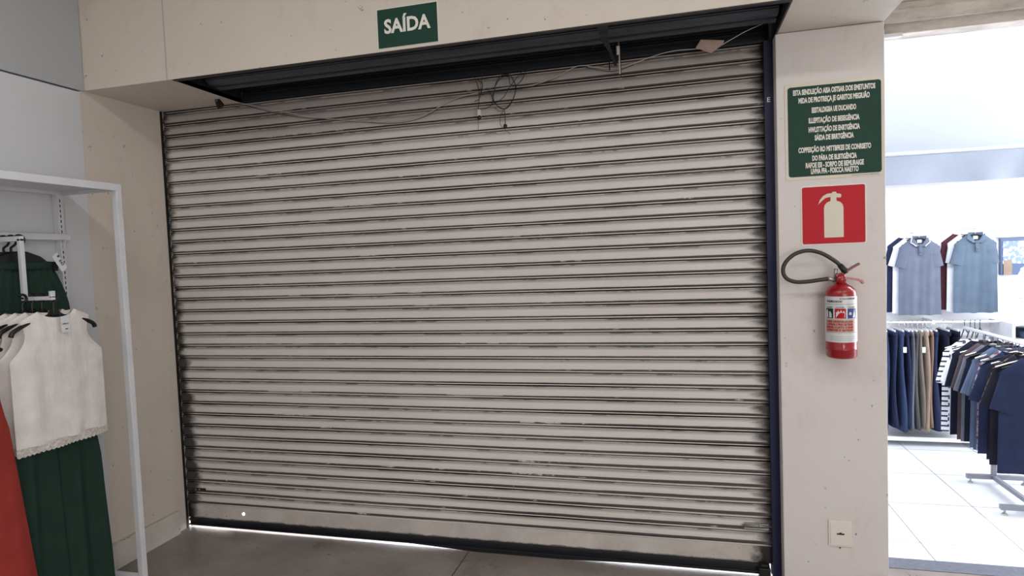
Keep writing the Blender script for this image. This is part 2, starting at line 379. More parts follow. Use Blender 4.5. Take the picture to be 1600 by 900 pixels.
# ------------------------------------------------------------------ canopy over the shop bay
t = thing('canopy', 'white fabric canopy over the bright bay with a grey-white valance along its edge', 'canopy', (5.7, 1.5, 2.4))
b = B(); rows = []
for i in range(13):
    s = i/12; y = .31+(2.44-.31)*s; z = 2.98-.55*s**1.35
    rows.append([(x, y-1.5, z-2.4+.006*math.sin(x*5+i)) for x in [-1.6+3.2*k/24 for k in range(25)]])
b.loft(rows, False, False); b.loft([[(p[0], p[1], p[2]+.01) for p in r] for r in rows], False, False)
obj('canopy_sheet', b, M['canopy'], t, smooth=True)
b = B(); rows = []
for i in range(7):
    s = i/6
    rows.append([(x, .955+.03*s*math.sin(x*9+2*math.sin(x*4))+.018*s, .02-.245*s+.004*math.sin(x*11)) for x in [-1.6+3.2*k/90 for k in range(91)]])
b.loft(rows, False, False); b.loft([[(p[0], p[1]+.004, p[2]) for p in r] for r in rows], False, False)
obj('valance', b, M['valance'], t, smooth=True)
obj('edge_roller', B().tube([(-1.6, .95, .03), (1.6, .95, .03)], .024, 14), M['canopy'], t, smooth=True)

# ------------------------------------------------------------------ roller shutter
sh = thing('roller_shutter', 'large closed cream roller shutter with grime-blackened slat joints', 'roller shutter', (0, 0, 0))
prof = []   # (z up, y) one pitch: bead and groove at the joint, then the face
unit = [(0, .010), (.0026, .010), (.0034, -.003), (.0050, -.0075), (.0085, -.0075), (.0110, -.003), (.0117, .008), (.0138, .008), (.0144, -.004), (.0165, -.0085), (.026, -.0095), (.045, -.008), (.058, -.0045), (.0625, -.0015), (.0660, -.0015), (.0690, -.0065), (.0714, -.0065), (.0724, .009)]
for k in range(-1, 38):
    for (dz, y) in unit:
        z = SZ0+k*SP+dz
        if z >= SZ0-.002: prof.append((z, y))
XS = [0.0]+[SW*i/24 for i in range(1, 24)]+[SW]
rings = [[(x, y+.0022*math.sin(x*3.1+z*5)+.001*math.sin(x*9+z*17), z+.0012*math.sin(x*2.3+z*9)) for x in XS] for z, y in prof]
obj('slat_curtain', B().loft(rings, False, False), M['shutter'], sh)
# coil on its barrel inside the housing
CY, CZ, CRD = -.245, 2.965, .215
cp_ = []; N_ = 15
for k in range(N_):
    a0 = 2*PI*k/N_
    for (f, dr) in ((0, -.016), (.03, -.016), (.05, .004), (.11, .004), (.13, -.012), (.16, -.012), (.19, .003), (.5, .009), (.9, .001), (.95, -.006)):
        a = a0+f*2*PI/N_; cp_.append((CY+(CRD+dr)*math.cos(a), CZ+(CRD+dr)*math.sin(a)))
rings = [[(x, y, z) for y, z in cp_] for x in (.615, 1.6, 2.6, PX0-.012)]
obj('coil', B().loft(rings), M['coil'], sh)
obj('added_side_plate', B().box(.599, .604, -.54, -.012, HS-.002, 3.3), M['dark_steel'], sh)  # dark sheet added over the cream side, to blacken the opening's end
# bottom plate with the round hole
HX, HZ, HR = .425, .113, .0125
b = B(); z0, z1, yf, yb = .066, SZ0+.003, -.006, .013
def slab(x0, x1): b.box(x0, x1, yf, yb, z0, z1)
slab(0, HX-.044); slab(HX+.044, SW)
n = 32; rim = []; out = []
for k in range(n):
    a = 2*PI*k/n; c, s_ = math.cos(a), math.sin(a); rim.append((HX+HR*c, HZ+HR*s_))
    q = min(.044/abs(c) if abs(c) > 1e-6 else 9, ((z1-HZ) if s_ > 0 else (HZ-z0))/abs(s_) if abs(s_) > 1e-6 else 9)
    out.append((HX+q*c, HZ+q*s_))
for y in (yf, yb):
    b.add([(x, y, z) for x, z in rim]+[(x, y, z) for x, z in out], [(i, (i+1) % n, (i+1) % n+n, i+n) for i in range(n)])
b.add([(x, yf, z) for x, z in rim]+[(x, yb, z) for x, z in rim], [(i, (i+1) % n, (i+1) % n+n, i+n) for i in range(n)])
obj('bottom_plate', b, M['plate'], sh)
b = B().box(.015, SW-.02, -.022, .004, .050, .066).box(.015, SW-.02, -.012, .004, .026, .050).box(.015, SW-.02, -.026, .004, .022, .030)
obj('bottom_rail', b, M['rail_dark'], sh, .0015)
def gap(x):
    if x < 1.6: return .0185
    if x < 2.0: return .0185-(x-1.6)/.4*.018
    if x < 2.5: return .0005
    if x < 2.9: return .0005+(x-2.5)/.4*.0125
    return .013
xs = [.035+(SW-.11)*i/80 for i in range(81)]
obj('rubber_seal', B().loft([[(x, -.020, .026), (x, -.018, gap(x)), (x, .0, gap(x)), (x, .0, .026)] for x in xs]), M['rubber'], sh)
lp = obj('latch', B().box(.045, .15, -.016, -.008, .252, .268), M['dark_steel'], sh, .001)
obj('rivet', B().lathe([(.005, 0), (.005, .003), (.002, .004)], 0, 0, 12), M['steel'], lp, loc=(.08, -.016, .260)).rotation_euler = (PI/2, 0, 0)
obj('rivet', B().lathe([(.005, 0), (.005, .003), (.002, .004)], 0, 0, 12), M['steel'], lp, loc=(.108, -.016, .260)).rotation_euler = (PI/2, 0, 0)
bl = B().box(3.478, 3.60, -.020, -.008, .247, .256).box(3.48, 3.60, -.024, -.008, .262, .280)
lr = obj('slide_bolt', bl, M['steel'], sh, .001)
obj('bolt_bar', B().tube([(3.47, -.028, .271), (3.615, -.028, .271)], .005, 10).tube([(3.55, -.028, .271), (3.55, -.05, .285)], .004, 8), M['steel'], lr, smooth=True)
obj('floor_lock', B().box(3.545, 3.60, -.060, -.015, .002, .062).box(3.555, 3.59, -.05, -.02, .062, .078), M['black_plastic'], sh, .003)

g = thing('shutter_guide_rail', 'navy blue steel guide channel at the pillar side of the shutter', 'guide rail', (3.63, 0, 0))
obj('channel', B().box(-.018, .025, -.045, -.025, 0.0, HS).box(-.018, .025, .02, .04, .0, HS).box(.005, .025, -.025, .02, 0.0, HS), M['blue_steel'], g, .0015)
v_, f_ = fit_text('E', .014, .022, .01); 
obj('painted_letter', B().add([(x+.002, y-.0458, z+2.42) for x, y, z in v_], f_), M['sign_white'], g)
g = thing('shutter_guide_rail', 'narrow dark guide channel where the shutter meets the left wall', 'guide rail', (0, 0, 0))
obj('channel', B().box(.0, .004, -.03, -.012, 0.0, HS).box(.0, .004, .012, .04, 0, HS), M['dark_steel'], g)

# ------------------------------------------------------------------ signs
t = thing('exit_sign', 'green exit sign with white capital lettering on the lintel above the shutter', 'sign', (1.96, -DL, 2.735))
obj('panel', B().box(-.153, .153, -.004, 0, 0, .182), M['green_sign'], t)
obj('border', B().box(-.158, .158, -.002, 0, -.002, .187), M['sign_white'], t)
v_, f_ = fit_text('SAÍDA', .238, .062, .03)
obj('lettering', B().add([(x, y-.0046, z+.068) for x, y, z in v_], f_), M['sign_white'], t)

t = thing('safety_notice', 'green notice board with ten rows of white capitals at the top of the pillar', 'sign', (3.905, PY, 2.035))
SGW, SGH = .200, .424
obj('border', B().prism(rrect(-.213, .213, -.014, SGH+.016, .006), -.003, 0), M['sign_cream'], t)
obj('panel', B().prism(rrect(-SGW, SGW, 0, SGH, .012), -.0045, -.001), M['green_sign'], t)
lines = [('ESTA SENDLEÇÃO AISA OSTSAR DOS EMETUNTOS', .352, .386), ('MIDA DE PROTREÇA JE GARITOS MEGIUÃO', .305, .347), ('EESTALDIGIIA UE DUCANDO', .190, .298),
         ('ILLEPITAÇÃO DE BESEGÊNCIA', .218, .250), ('HWLSTTAÇÃO DE ENRTGÊNCIA', .220, .207), ('SÁIDA DE BRRTGÊNCIA', .168, .168),
         ('COPPESÇÃO RO MITTBFKES DE CONRSETO', .312, .114), ('DO PÁRA DE BLBTIGÊNCIA', .192, .073), ('RAFOE ESI - SORPO DE BEMURAIGE', .250, .040), ('LIVMA FFA - FOSCCA NAETTO', .205, .011)]
b = B()
for s_, wd, z in lines:
    v_, f_ = fit_text(s_, wd, .0225, .045); b.add([(x, y-.0050, zz+z) for x, y, zz in v_], f_)
obj('lettering', b, M['sign_white'], t)
v_, f_ = fit_text('ESTA SINALIZAÇÃO É DE USO OBRIGATÓRIO', .115, .0035, 0)
obj('fine_print', B().add([(x+.13, y-.0034, z-.009) for x, y, z in v_], f_), M['ink_dark'], t)

t = thing('extinguisher_sign', 'red square sign with a cream fire extinguisher symbol on the pillar', 'sign', (3.898, PY, 1.712))
obj('border', B().prism(rrect(-.142, .142, -.006, .277, .010), -.0025, 0), M['sign_white'], t)
obj('panel', B().prism(rrect(-.136, .136, 0, .271, .008), -.004, -.001), M['red_sign'], t)
body = [(-.040, .028), (.042, .028), (.042, .165), (.040, .178), (.030, .192), (.014, .199), (.012, .213), (.030, .212), (.034, .218), (.030, .226), (.012, .232), (.008, .240), (-.006, .240), (-.010, .232), (-.030, .228), (-.048, .212), (-.060, .190), (-.066, .196), (-.060, .212), (-.044, .234), (-.022, .243)]
body = [(-.041, .028), (.043, .028), (.043, .168), (.040, .182), (.030, .194), (.014, .201), (.013, .216), (.031, .215), (.035, .222), (.033, .231), (.014, .236), (.012, .243), (-.004, .243), (-.006, .237), (-.026, .236), (-.044, .226), (-.058, .208), (-.066, .186), (-.050, .203), (-.034, .216), (-.012, .220), (-.012, .201), (-.028, .194), (-.038, .182), (-.041, .168)]
obj('symbol', B().prism(body, -.0055, -.0035), M['sign_cream'], t)

# ------------------------------------------------------------------ fire extinguisher
EX, EY, EZ, ER = 3.908, -.205, 1.178, .066
t = thing('fire_extinguisher', 'red fire extinguisher with a looped black hose hanging on the pillar', 'fire extinguisher', (EX, EY, EZ))
prof_ = [(.001, 0), (.050, 0), (.060, .004), (.0655, .012), (.0655, .040), (.067, .042), (.067, .046), (.0655, .048), (ER, .296), (.0645, .309), (.058, .322), (.047, .333), (.034, .341), (.025, .347), (.021, .352), (.001, .352)]
obj('cylinder', B().lathe(prof_, 0, 0, 56), M['red_paint'], t, smooth=True)
def bend(vs_, r):
    out = []
    for x, y, z in vs_:
        a = (x+LX)/ER; rr = r-y*0+(-y)
        out.append((rr*math.sin(a), -rr*math.cos(a), z))
    return out
def patch(x0, x1, z0, z1, r, n=40):
    b = B(); th = .0004
    g_ = [[(x0+(x1-x0)*i/n, 0, z) for i in range(n+1)] for z in (z0, z1)]
    b.loft([bend(g_[0], r), bend(g_[1], r)], False, False); b.loft([bend(g_[0], r-.0005), bend(g_[1], r-.0005)], False, False); return b
LX = -.0145; OFF = .012   # the label is turned a little towards the right
lab = obj('label', patch(-.115+OFF, .115+OFF, .079, .290, ER+.0006), M['label_white'], t)
obj('warning_panel', patch(-.078, .064, .126, .184, ER+.0012), M['label_beige'], lab)
for (x0, x1, mm) in ((-.074, -.033, 'green_sign'), (-.026, .020, 'red_sign'), (.027, .074, 'label_blue')):
    obj('pictogram', patch(x0, x1, .190, .235, ER+.0012, 12), M[mm], lab)
def lab_poly(poly, name='pictogram_symbol'):
    b = B(); b.add(bend([(x, .0, z) for x, z in poly], ER+.0018), [tuple(range(len(poly)))]); return b
b = B()
for q in ([(-.071, .193), (-.059, .193), (-.059, .220), (-.062, .229), (-.067, .229), (-.071, .220)], [(-.053, .193), (-.040, .193), (-.040, .210), (-.046, .221), (-.053, .221)],
          [(-.021, .194), (.015, .194), (.017, .214), (.011, .226), (.006, .217), (.0, .230), (-.006, .217), (-.012, .228), (-.015, .217), (-.020, .222)],
          [(.031, .208), (.036, .220), (.043, .218), (.046, .210), (.042, .204)], [(.050, .193), (.068, .193), (.064, .212), (.060, .230), (.055, .212)]):
    p_ = lab_poly(q); b.add(p_.v, p_.f)
obj('symbols', b, M['label_white'], lab)
b = B()
for s_, wd, z, cx in (('PÓ QUÍMICO SECO BC', .070, .2635, -.030), ('N 4 KG CLASSE ABC', .07, .277, .030), ('CLASSE', .030, .2385, -.052), ('CLASSE', .034, .2385, -.004), ('CLASSE', .034, .2385, .046)):
    v_, f_ = fit_text(s_, wd, {.2635: .0085, .277: .0065}.get(z, .0045), .02); b.add(bend([(x+cx, y, zz+z) for x, y, zz in v_], ER+.0014), f_)
for z in (.254, .1865, .1235): p_ = patch(-.080, .085, z, z+.0010, ER+.0014); b.add(p_.v, p_.f)
for z in (.090, .098, .106): p_ = patch(-.050, .070, z, z+.0007, ER+.0014); b.add(p_.v, p_.f)
obj('black_print', b, M['ink_dark'], lab)
b = B()
for s_, z in (('1 - LEVAR O EXTINTOR AO LOCAL', .1705), ('2 - RETIRAR O PINO DE TRAVA', .1575), ('DIRIGIR O JATO À BASE', .1445), ('E APERTAR O GATILHO', .1315)):
    v_, f_ = fit_text(s_, .124, .0088, .07); b.add(bend([(x-.009, y, zz+z) for x, y, zz in v_], ER+.0018), f_)
obj('red_print', b, M['ink_red'], lab)
hv = obj('valve', B().lathe([(.001, .345), (.022, .345), (.022, .352), (.021, .370), (.020, .385), (.015, .394), (.001, .394)], 0, 0, 24), M['red_paint'], t, smooth=True)
obj('pressure_gauge', B().lathe([(.001, 0), (.019, 0), (.0215, .005), (.0215, .014), (.017, .020), (.001, .022)], 0, 0, 28), M['red_paint'], hv, smooth=True, loc=(-.002, -.012, .366)).rotation_euler = (PI/2, 0, 0)
obj('safety_pin', B().tube([(-.026, -.004, .368), (-.022, -.004, .398), (-.020, -.004, .416)], [.005, .008, .009], 10).tube([(-.034, -.006, .352), (-.026, -.006, .37), (-.022, -.006, .405)], .0025, 8), M['steel'], hv, smooth=True)
def lever(name, pts, wd, th, m):
    b = B(); rr = []
    for i, (x, z) in enumerate(pts):
        x2, z2 = pts[min(i+1, len(pts)-1)]; x1, z1 = pts[max(i-1, 0)]; d = Vector((x2-x1, 0, z2-z1)).normalized(); nn = Vector((-d.z, 0, d.x))
        rr.append([(x+nn.x*th, -wd-.004, z+nn.z*th), (x+nn.x*th, wd-.004, z+nn.z*th), (x-nn.x*th, wd-.004, z-nn.z*th), (x-nn.x*th, -wd-.004, z-nn.z*th)])
    obj(name, b.loft(rr), m, hv, .001)
lever('carry_handle', [(-.022, .380), (.008, .374), (.04, .370), (.066, .364), (.084, .357), (.092, .345)], .012, .0050, M['red_paint'])
lever('squeeze_lever', [(-.024, .386), (.004, .393), (.022, .402), (.05, .421), (.078, .437)], .011, .0048, M['dark_red'])
HP = [(1320, 423), (1312, 414), (1302, 406), (1283, 395.5), (1262, 391.5), (1242, 397), (1227.5, 410), (1223.5, 424), (1229, 435), (1243, 440.5), (1262, 440), (1280, 437.5), (1296, 435.5)]
pts = []
for i, (x, y) in enumerate(HP):
    q = at(x, y, 1, EY-.01+(.015*math.sin(i/12*PI))); pts.append((q.x-EX, q.y-EY, q.z-EZ))
obj('hose', B().tube(smooth_pts(pts), .0095, 12), M['hose'], t, smooth=True)
q0, q1, q2 = Vector(pts[-1]), Vector(pts[-2]), Vector((-.014, -.006, .361))
obj('hose_ferrule', B().tube([q0+(q1-q0)*.15, q0, q2], [.0105, .0105, .0085], 12), M['steel'], t, smooth=True)
a0, a1 = Vector(pts[0]), Vector(pts[1])
obj('nozzle', B().tube([a1, a0, a0+(a0-a1)*.3+Vector((0, 0, -.004))], [.012, .015, .009], 12), M['rubber'], t, smooth=True)
obj('wall_hook', B().box(-.012, .012, .03, .0795, .31, .36), M['steel'], t, .002)

t = thing('wall_outlet', 'small cream outlet plate low on the pillar', 'outlet plate', (3.909, PY, .24))
obj('plate', B().box(-.052, .052, -.008, 0, 0, .128), M['white_plastic'], t, .003)
obj('inner_frame', B().box(-.044, .044, -.0105, -.006, .008, .120), M['white_plastic'], t, .0015)
obj('socket_slot', B().box(-.016, .018, -.0112, -.010, .060, .067).box(-.004, .006, -.0112, -.010, .066, .071), M['black_plastic'], t)
t = thing('mounting_screw', 'tiny rusty screw under the outlet plate', 'screw', (3.909, PY, .231))
obj('head', B().lathe([(.001, 0), (.004, 0), (.003, .003), (.001, .003)], 0, 0, 10), M['dark_steel'], t).rotation_euler = (PI/2, 0, 0)

# ------------------------------------------------------------------ cables and odds hanging above the shutter
def P3(px, py, y): return at(px, py, 1, y)
W1 = [(303, 138, -.30), (318, 146, -.20), (345, 153, -.10), (385, 163, -.04), (430, 172, -.035), (470, 180, -.035), (510, 185, -.035), (560, 189, -.035), (605, 190, -.035), (640, 185, -.035), (668, 177, -.035), (690, 165, -.035), (715, 153, -.035), (745, 145, -.035), (790, 137, -.035), (830, 133, -.035), (870, 120, -.035), (903, 103, -.035), (930, 105, -.035), (960, 107, -.04), (990, 99, -.05), (1020, 88, -.06), (1050, 80, -.08), (1080, 77, -.1), (1118, 74, -.12), (1140, 63, -.12), (1165, 49, -.12), (1192, 37, -.10)]
o = obj('hanging_cable', B().tube(smooth_pts([P3(*p) for p in W1], 5), .0022, 6), M['cable_white'], smooth=True)
tag(o, 'long thin white cable sagging across the top of the shutter', 'cable')
W2 = [(x, y+2.5+2*math.sin(i*1.3), yy+.004) for i, (x, y, yy) in enumerate(W1[3:21])]
o = obj('hanging_cable', B().tube(smooth_pts([P3(*p) for p in W2], 5), .0016, 6), M['cable_black'], smooth=True)
tag(o, 'thin dark wire running along the white cable over the shutter', 'cable')
t = thing('hanging_tag', 'dark plastic tag hanging from the cable at the left end of the shutter', 'tag', P3(335, 149, -.14))
b0 = P3(335, 149, -.14)
pl = [P3(*p, -.14)-b0 for p in ((334, 152), (341, 152), (350, 163), (348, 167), (342, 170), (339, 168))]
b = B().add([p for p in pl]+[p+Vector((0, .003, 0)) for p in pl], [tuple(range(6)), tuple(range(11, 5, -1))]+[(i, i+6, (i+1) % 6+6, (i+1) % 6) for i in range(6)])
obj('body', b, M['black_plastic'], t); obj('tie', B().tube([(0, 0, 0), P3(336, 153, -.14)-b0], .0015, 6), M['cable_black'], t)
q = P3(338.5, 157.5, -.144)-b0; obj('eyelet', B().tube([q, q+Vector((0, -.001, 0))], .0028, 10), M['sign_white'], t)
# loose wire bundles
def wire(name, pl, y, r, label, grp=None, m='cable_black', parent=None):
    o = obj(name, B().tube(smooth_pts([P3(px, py, y+.006*math.sin(i*2.1)) for i, (px, py) in enumerate(pl)], 6), r, 6), M[m], parent, smooth=True)
    if parent is None: tag(o, label, 'wire', grp)
    return o
def z8(x, y): return (720+x/7.5, 100+y/7.5)
wire('wire_loop', [z8(*p) for p in ((560, 120), (480, 135), (420, 210), (390, 330), (370, 400), (420, 480), (510, 525), (590, 450), (640, 330), (640, 250), (600, 160), (560, 100))], -.045, .0024, 'larger coil of black wire dangling in front of the shutter')
wire('wire_loop', [z8(*p) for p in ((570, 150), (500, 150), (440, 200), (400, 280), (385, 420), (440, 500), (500, 530), (560, 500), (620, 400), (650, 260), (580, 240), (565, 150))], -.055, .0018, 'inner coil of black wire wound with the larger one')
wire('loose_wire', [z8(*p) for p in ((760, 90), (720, 180), (660, 240), (600, 262)) ], -.05, .0022, 'short black wire joining the coil from the upper right')
wire('loose_wire', [z8(*p) for p in ((725, 80), (650, 170), (560, 290), (500, 390), (400, 460), (290, 480))], -.05, .0018, 'black wire crossing diagonally through the coil')
wire('loose_wire', [z8(*p) for p in ((310, 290), (350, 350), (375, 420), (350, 490), (290, 520), (215, 530))], -.05, .0020, 'black wire sweeping down towards the white connector')
wire('loose_wire', [z8(*p) for p in ((165, 160), (190, 230), (210, 300), (215, 400), (205, 530))], -.05, .0022, 'straight black wire dropping to the white connector')
wire('loose_wire', [z8(*p) for p in ((170, 170), (220, 200), (255, 240), (240, 330), (235, 355), (270, 357))], -.045, .0022, 'bent black wire beside the white connector drop')
wire('loose_wire', [z8(*p) for p in ((250, 150), (240, 220), (235, 330), (215, 410), (160, 440))], -.055, .0018, 'forked black wire end left of the coil')
wire('loose_wire', [z8(*p) for p in ((395, 510), (440, 550), (500, 548), (515, 530), (470, 600), (462, 700), (490, 745))], -.05, .0014, 'fine black wire trailing under the coil')
def conn(lbl, top, bot, tail, cat='connector', body='white_plastic', hw=.009):
    p0 = P3(*top, -.05); t = thing('wire_connector', lbl, cat, p0)
    p1 = P3(*bot, -.05); d = p1-p0
    obj('body', B().box(-hw, hw, -hw*.8, hw*.8, d.z*.98, -.002), M[body], t, hw*.2)
    obj('bulb', B().lathe([(.001, -.012), (.009, -.008), (.011, 0), (.009, .008), (.001, .012)], 0, 0, 14), M['black_plastic'], t, smooth=True, loc=(.001, -.006, d.z))
    obj('lead', B().tube(smooth_pts([P3(px, py, -.05)-p0 for px, py in tail], 5), .0012, 6), M['cable_black'], t)
conn('white wire connector with a black cap hanging left of the wire coil', z8(215, 530), z8(217, 630), [z8(*p) for p in ((205, 640), (204, 700), (205, 770))])
conn('dark bulb holder on a thin lead hanging under the wire coil', z8(515, 545), z8(530, 730), [z8(*p) for p in ((515, 740), (520, 780), (560, 800), (580, 830))], body='hose', hw=.002)
# bent bracket and slim lamp tube
t = thing('steel_bracket', 'bent rusty steel bracket hanging from the shutter housing', 'bracket', P3(940, 30, -.40))
p0 = P3(940, 30, -.40)
def z9(x, y): return (900+x/8.18, 20+y/8.18)
BR = [(z9(330, 95), -.45), (z9(345, 220), -.36), (z9(365, 350), -.26), (z9(440, 500), -.16), (z9(470, 580), -.11), (z9(510, 680), -.06)]
pp = [P3(*q, y)-p0 for q, y in BR]; ww = [.028, .024, .016, .008, .008, .007]
b = B().loft([[p+Vector((-a, 0, 0)), p+Vector((a, 0, 0)), p+Vector((a, .006, .004)), p+Vector((-a, .006, .004))] for p, a in zip(pp, ww)])
obj('strap', b, M['dark_steel'], t)
obj('side_rod', B().tube([P3(*z9(270, 210), -.30)-p0, P3(*z9(300, 270), -.28)-p0, P3(*z9(210, 470), -.12)-p0], .0025, 6), M['dark_steel'], t)
obj('side_rod', B().tube([P3(*z9(410, 90), -.42)-p0, P3(*z9(520, 200), -.3)-p0, P3(*z9(640, 260), -.28)-p0, P3(*z9(600, 350), -.22)-p0], .003, 6), M['dark_steel'], t)
obj('end_clip', B().tube([P3(*z9(440, 560), -.07)-p0, P3(*z9(425, 640), -.06)-p0, P3(*z9(430, 735), -.06)-p0], .0035, 6), M['black_plastic'], t)
t = thing('hanging_sensor', 'slim upright rod with a small white sleeve hanging at the housing edge', 'sensor rod', P3(*z9(540, 310), -.08))
p0 = P3(*z9(540, 310), -.08)
obj('rod', B().tube([(0, 0, 0), P3(*z9(552, 540), -.08)-p0, P3(*z9(560, 780), -.08)-p0], [.002, .003, .005], 8), M['cable_white'], t, smooth=True)
q = P3(*z9(538, 480), -.085)-p0; obj('sleeve', B().box(q.x-.008, q.x+.008, q.y-.006, q.y+.006, q.z-.022, q.z+.022), M['white_plastic'], t, .002)
q1, q2 = P3(*z9(512, 330), -.08)-p0, P3(*z9(520, 640), -.08)-p0
obj('backing_strip', B().box(q1.x-.006, q1.x+.005, .004, .010, q2.z, q1.z), M['black_plastic'], t)
obj('dark_lead', B().tube([P3(*z9(560, 400), -.075)-p0, P3(*z9(578, 830), -.075)-p0], .0022, 6), M['cable_black'], t)
# pink paper scrap on the cable
pc = [(1087, 75), (1095, 62), (1132, 63), (1129, 70), (1111, 83)]
pq = [P3(*p, -.12-.01*i) for i, p in enumerate(pc)]; p0 = pq[0]
t = thing('paper_scrap', 'pinkish paper scrap caught on the cable near the pillar', 'paper', p0)
pl = [p-p0 for p in pq]; b = B().add(pl+[p+Vector((0, .0012, 0)) for p in pl], [tuple(range(5)), tuple(range(9, 4, -1))]+[(i, i+5, (i+1) % 5+5, (i+1) % 5) for i in range(5)])
obj('sheet', b, M['paper'], t)
# light switch clamp where the bay header meets the pillar
t = thing('conduit_box', 'small white conduit end with loose wires under the bay header', 'conduit', (PX1, .17, 2.70))
obj('channel', B().box(.0, .16, -.02, .01, .022, .040), M['white_metal'], t, .002)
obj('loose_end', B().tube(smooth_pts([(.03, -.01, .022), (.016, -.012, -.01), (.006, -.01, -.07)]), .003, 6).tube(smooth_pts([(.045, -.01, .022), (.026, -.012, -.03), (.008, -.01, -.11)]), .0022, 6), M['cable_white'], t)
obj('dark_slot', B().box(.0, .085, -.004, .004, .068, .085), M['dark_steel'], t)

# ------------------------------------------------------------------ garments
def gauss(x): return math.exp(-x*x)
def sheet_top(sh, chest, hem, Lg, neck, drop, slope=.05, th=.035, arm=0.0, seed=0, rip=.008, hemwave=0.0, nu=34, nv=20):
    """hanging upper garment: front and back cloth joined along sides and shoulders; origin at the collar, front towards -y"""
    rr = random.Random(seed); ph = rr.random()*6; k1 = 6+rr.random()*3; k2 = 13+rr.random()*4
    b = B()
    def width(v):
        if v < .30: s = v/.30; base = sh+(chest-sh)*s**2.2; return base-arm*math.sin(PI*min(1, s))*.9
        return chest+(hem-chest)*(v-.30)/.70
    for side in (-1, 1):
        rows = []
        for j in range(-1, nv+1):
            v = max(j, 0)/nv; row = []; wv = width(v)
            for i in range(nu+1):
                u = -1+2*i/nu; x0 = u*sh; ax = abs(x0)
                if ax < neck: zt = -(drop if side < 0 else .012)*math.sqrt(max(0, 1-(ax/neck)**2))
                else: zt = -slope*(ax-neck)/(sh-neck)
                zb = -Lg+hemwave*math.sin(u*9+ph)
                z = zt+(zb-zt)*v; x = u*wv
                edge = (1-abs(u)**3)
                gth = th*edge*min(1, .62+v*4)
                if j < 0: z += .003; gth *= (1 if ax < neck*.9 else 0)
                fold = (0 if j < 0 else rip)*edge*(math.sin(k1*u+ph+v)*v+.5*math.sin(k2*u+ph*2+v*2)*v**.7)
                y = side*gth+fold
                row.append((x, y, z))
            rows.append(row)
        b.loft(rows, False, False)
    return b
def add_sleeve(b, sgn, sh, Lg, slope, slen=.19, ang=62, w0=.105, w1=.085, th=.028, seed=0):
    rr = random.Random(seed+sgn); a = math.radians(ang+rr.uniform(-5, 5)); d = Vector((sgn*math.cos(a), 0, -math.sin(a))); nrm = Vector((-sgn*math.sin(a)*-1, 0, math.cos(a)))
    nrm = Vector((sgn*math.sin(a), 0, math.cos(a)))
    top = Vector((sgn*(sh-.006), 0, -slope*.97)); rings = []
    for i in range(6):
        s = i/5; wd = (w0+(w1-w0)*s); c0 = top+d*(slen*s); ring = []
        for k in range(14):
            t_ = 2*PI*k/14; ring.append(c0-nrm*(wd)*(1-math.cos(t_))*.5*1.25+Vector((0, th*math.sin(t_)*(1-.2*s), 0)))
        rings.append(ring)
    return b.loft(rings, True, False)
def hanger(parent_label, loc, rz, m, grp=None, w_=.20, hook=True, name='clothes_hanger', hookm=None):
    t = thing(name, parent_label, 'hanger', loc, rz, grp)
    pts = smooth_pts([(-w_, 0, -.058), (-w_*.6, 0, -.034), (-.03, 0, -.008), (0, 0, 0), (.03, 0, -.008), (w_*.6, 0, -.034), (w_, 0, -.058)], 4)
    obj('shoulder_bar', B().tube(pts, [.0045]*len(pts), 8), M[m], t, smooth=True)
    hp = [(0, 0, 0), (0, 0, .03)]+[(.018*math.sin(a), 0, .048-.018*math.cos(a)) for a in [k*PI/6 for k in range(0, 9)]]
    hp = [(0, 0, -.002), (0, 0, .028)]+[(.018-.018*math.cos(a), 0, .045+.018*math.sin(a)) for a in [-.5+k*.45 for k in range(9)]]
    obj('hook', B().tube(smooth_pts(hp, 3), .0026, 6), M[hookm or m], t, smooth=True)
    return t
def copy_tree(r, loc=None, rz=None, label=None):
    c = r.copy(); COL.objects.link(c)
    if loc is not None: c.location = loc
    if rz is not None: c.rotation_euler = (0, 0, rz)
    if label: c['label'] = label
    for ch in list(r.children):
        d = ch.copy(); COL.objects.link(d); d.parent = c
        for g_ in ch.children: e = g_.copy(); COL.objects.link(e); e.parent = d
    return c
def trousers(wst, hipw, hem, Lg, rise=.30, th=.05, seed=0, gather=.0):
    rr = random.Random(seed); ph = rr.random()*6; b = B()
    for sgn in (-1, 1):
        rings = []
        for j in range(23):
            v = j/22; z = -Lg*v
            if -z < rise: s = -z/rise; hw = wst+(hipw-wst)*math.sin(s*PI/2); cx = sgn*hw/2; half = hw/2+.001
            else:
                s = (-z-rise)/(Lg-rise); half = hipw/2+(hem-hipw/2)*s; cx = sgn*(hipw/2+.006*s)
            ring = []
            for k in range(56):
                a = 2*PI*k/56; t_ = th*(.55+.45*min(1, v*4))
                f = th*(1.3*abs(math.sin(2.5*a+ph+.5*v))-.7+.3*math.sin(9*a+ph*2+v))*min(1, v*3)+gather*math.sin(14*a)*math.exp(-v*9)
                ring.append((cx+(half+f*.3)*math.cos(a), (t_+f)*math.sin(a)+.008*math.sin(ph+5*v), z))
            rings.append(ring)
        b.loft(rings, True, True)
    return b

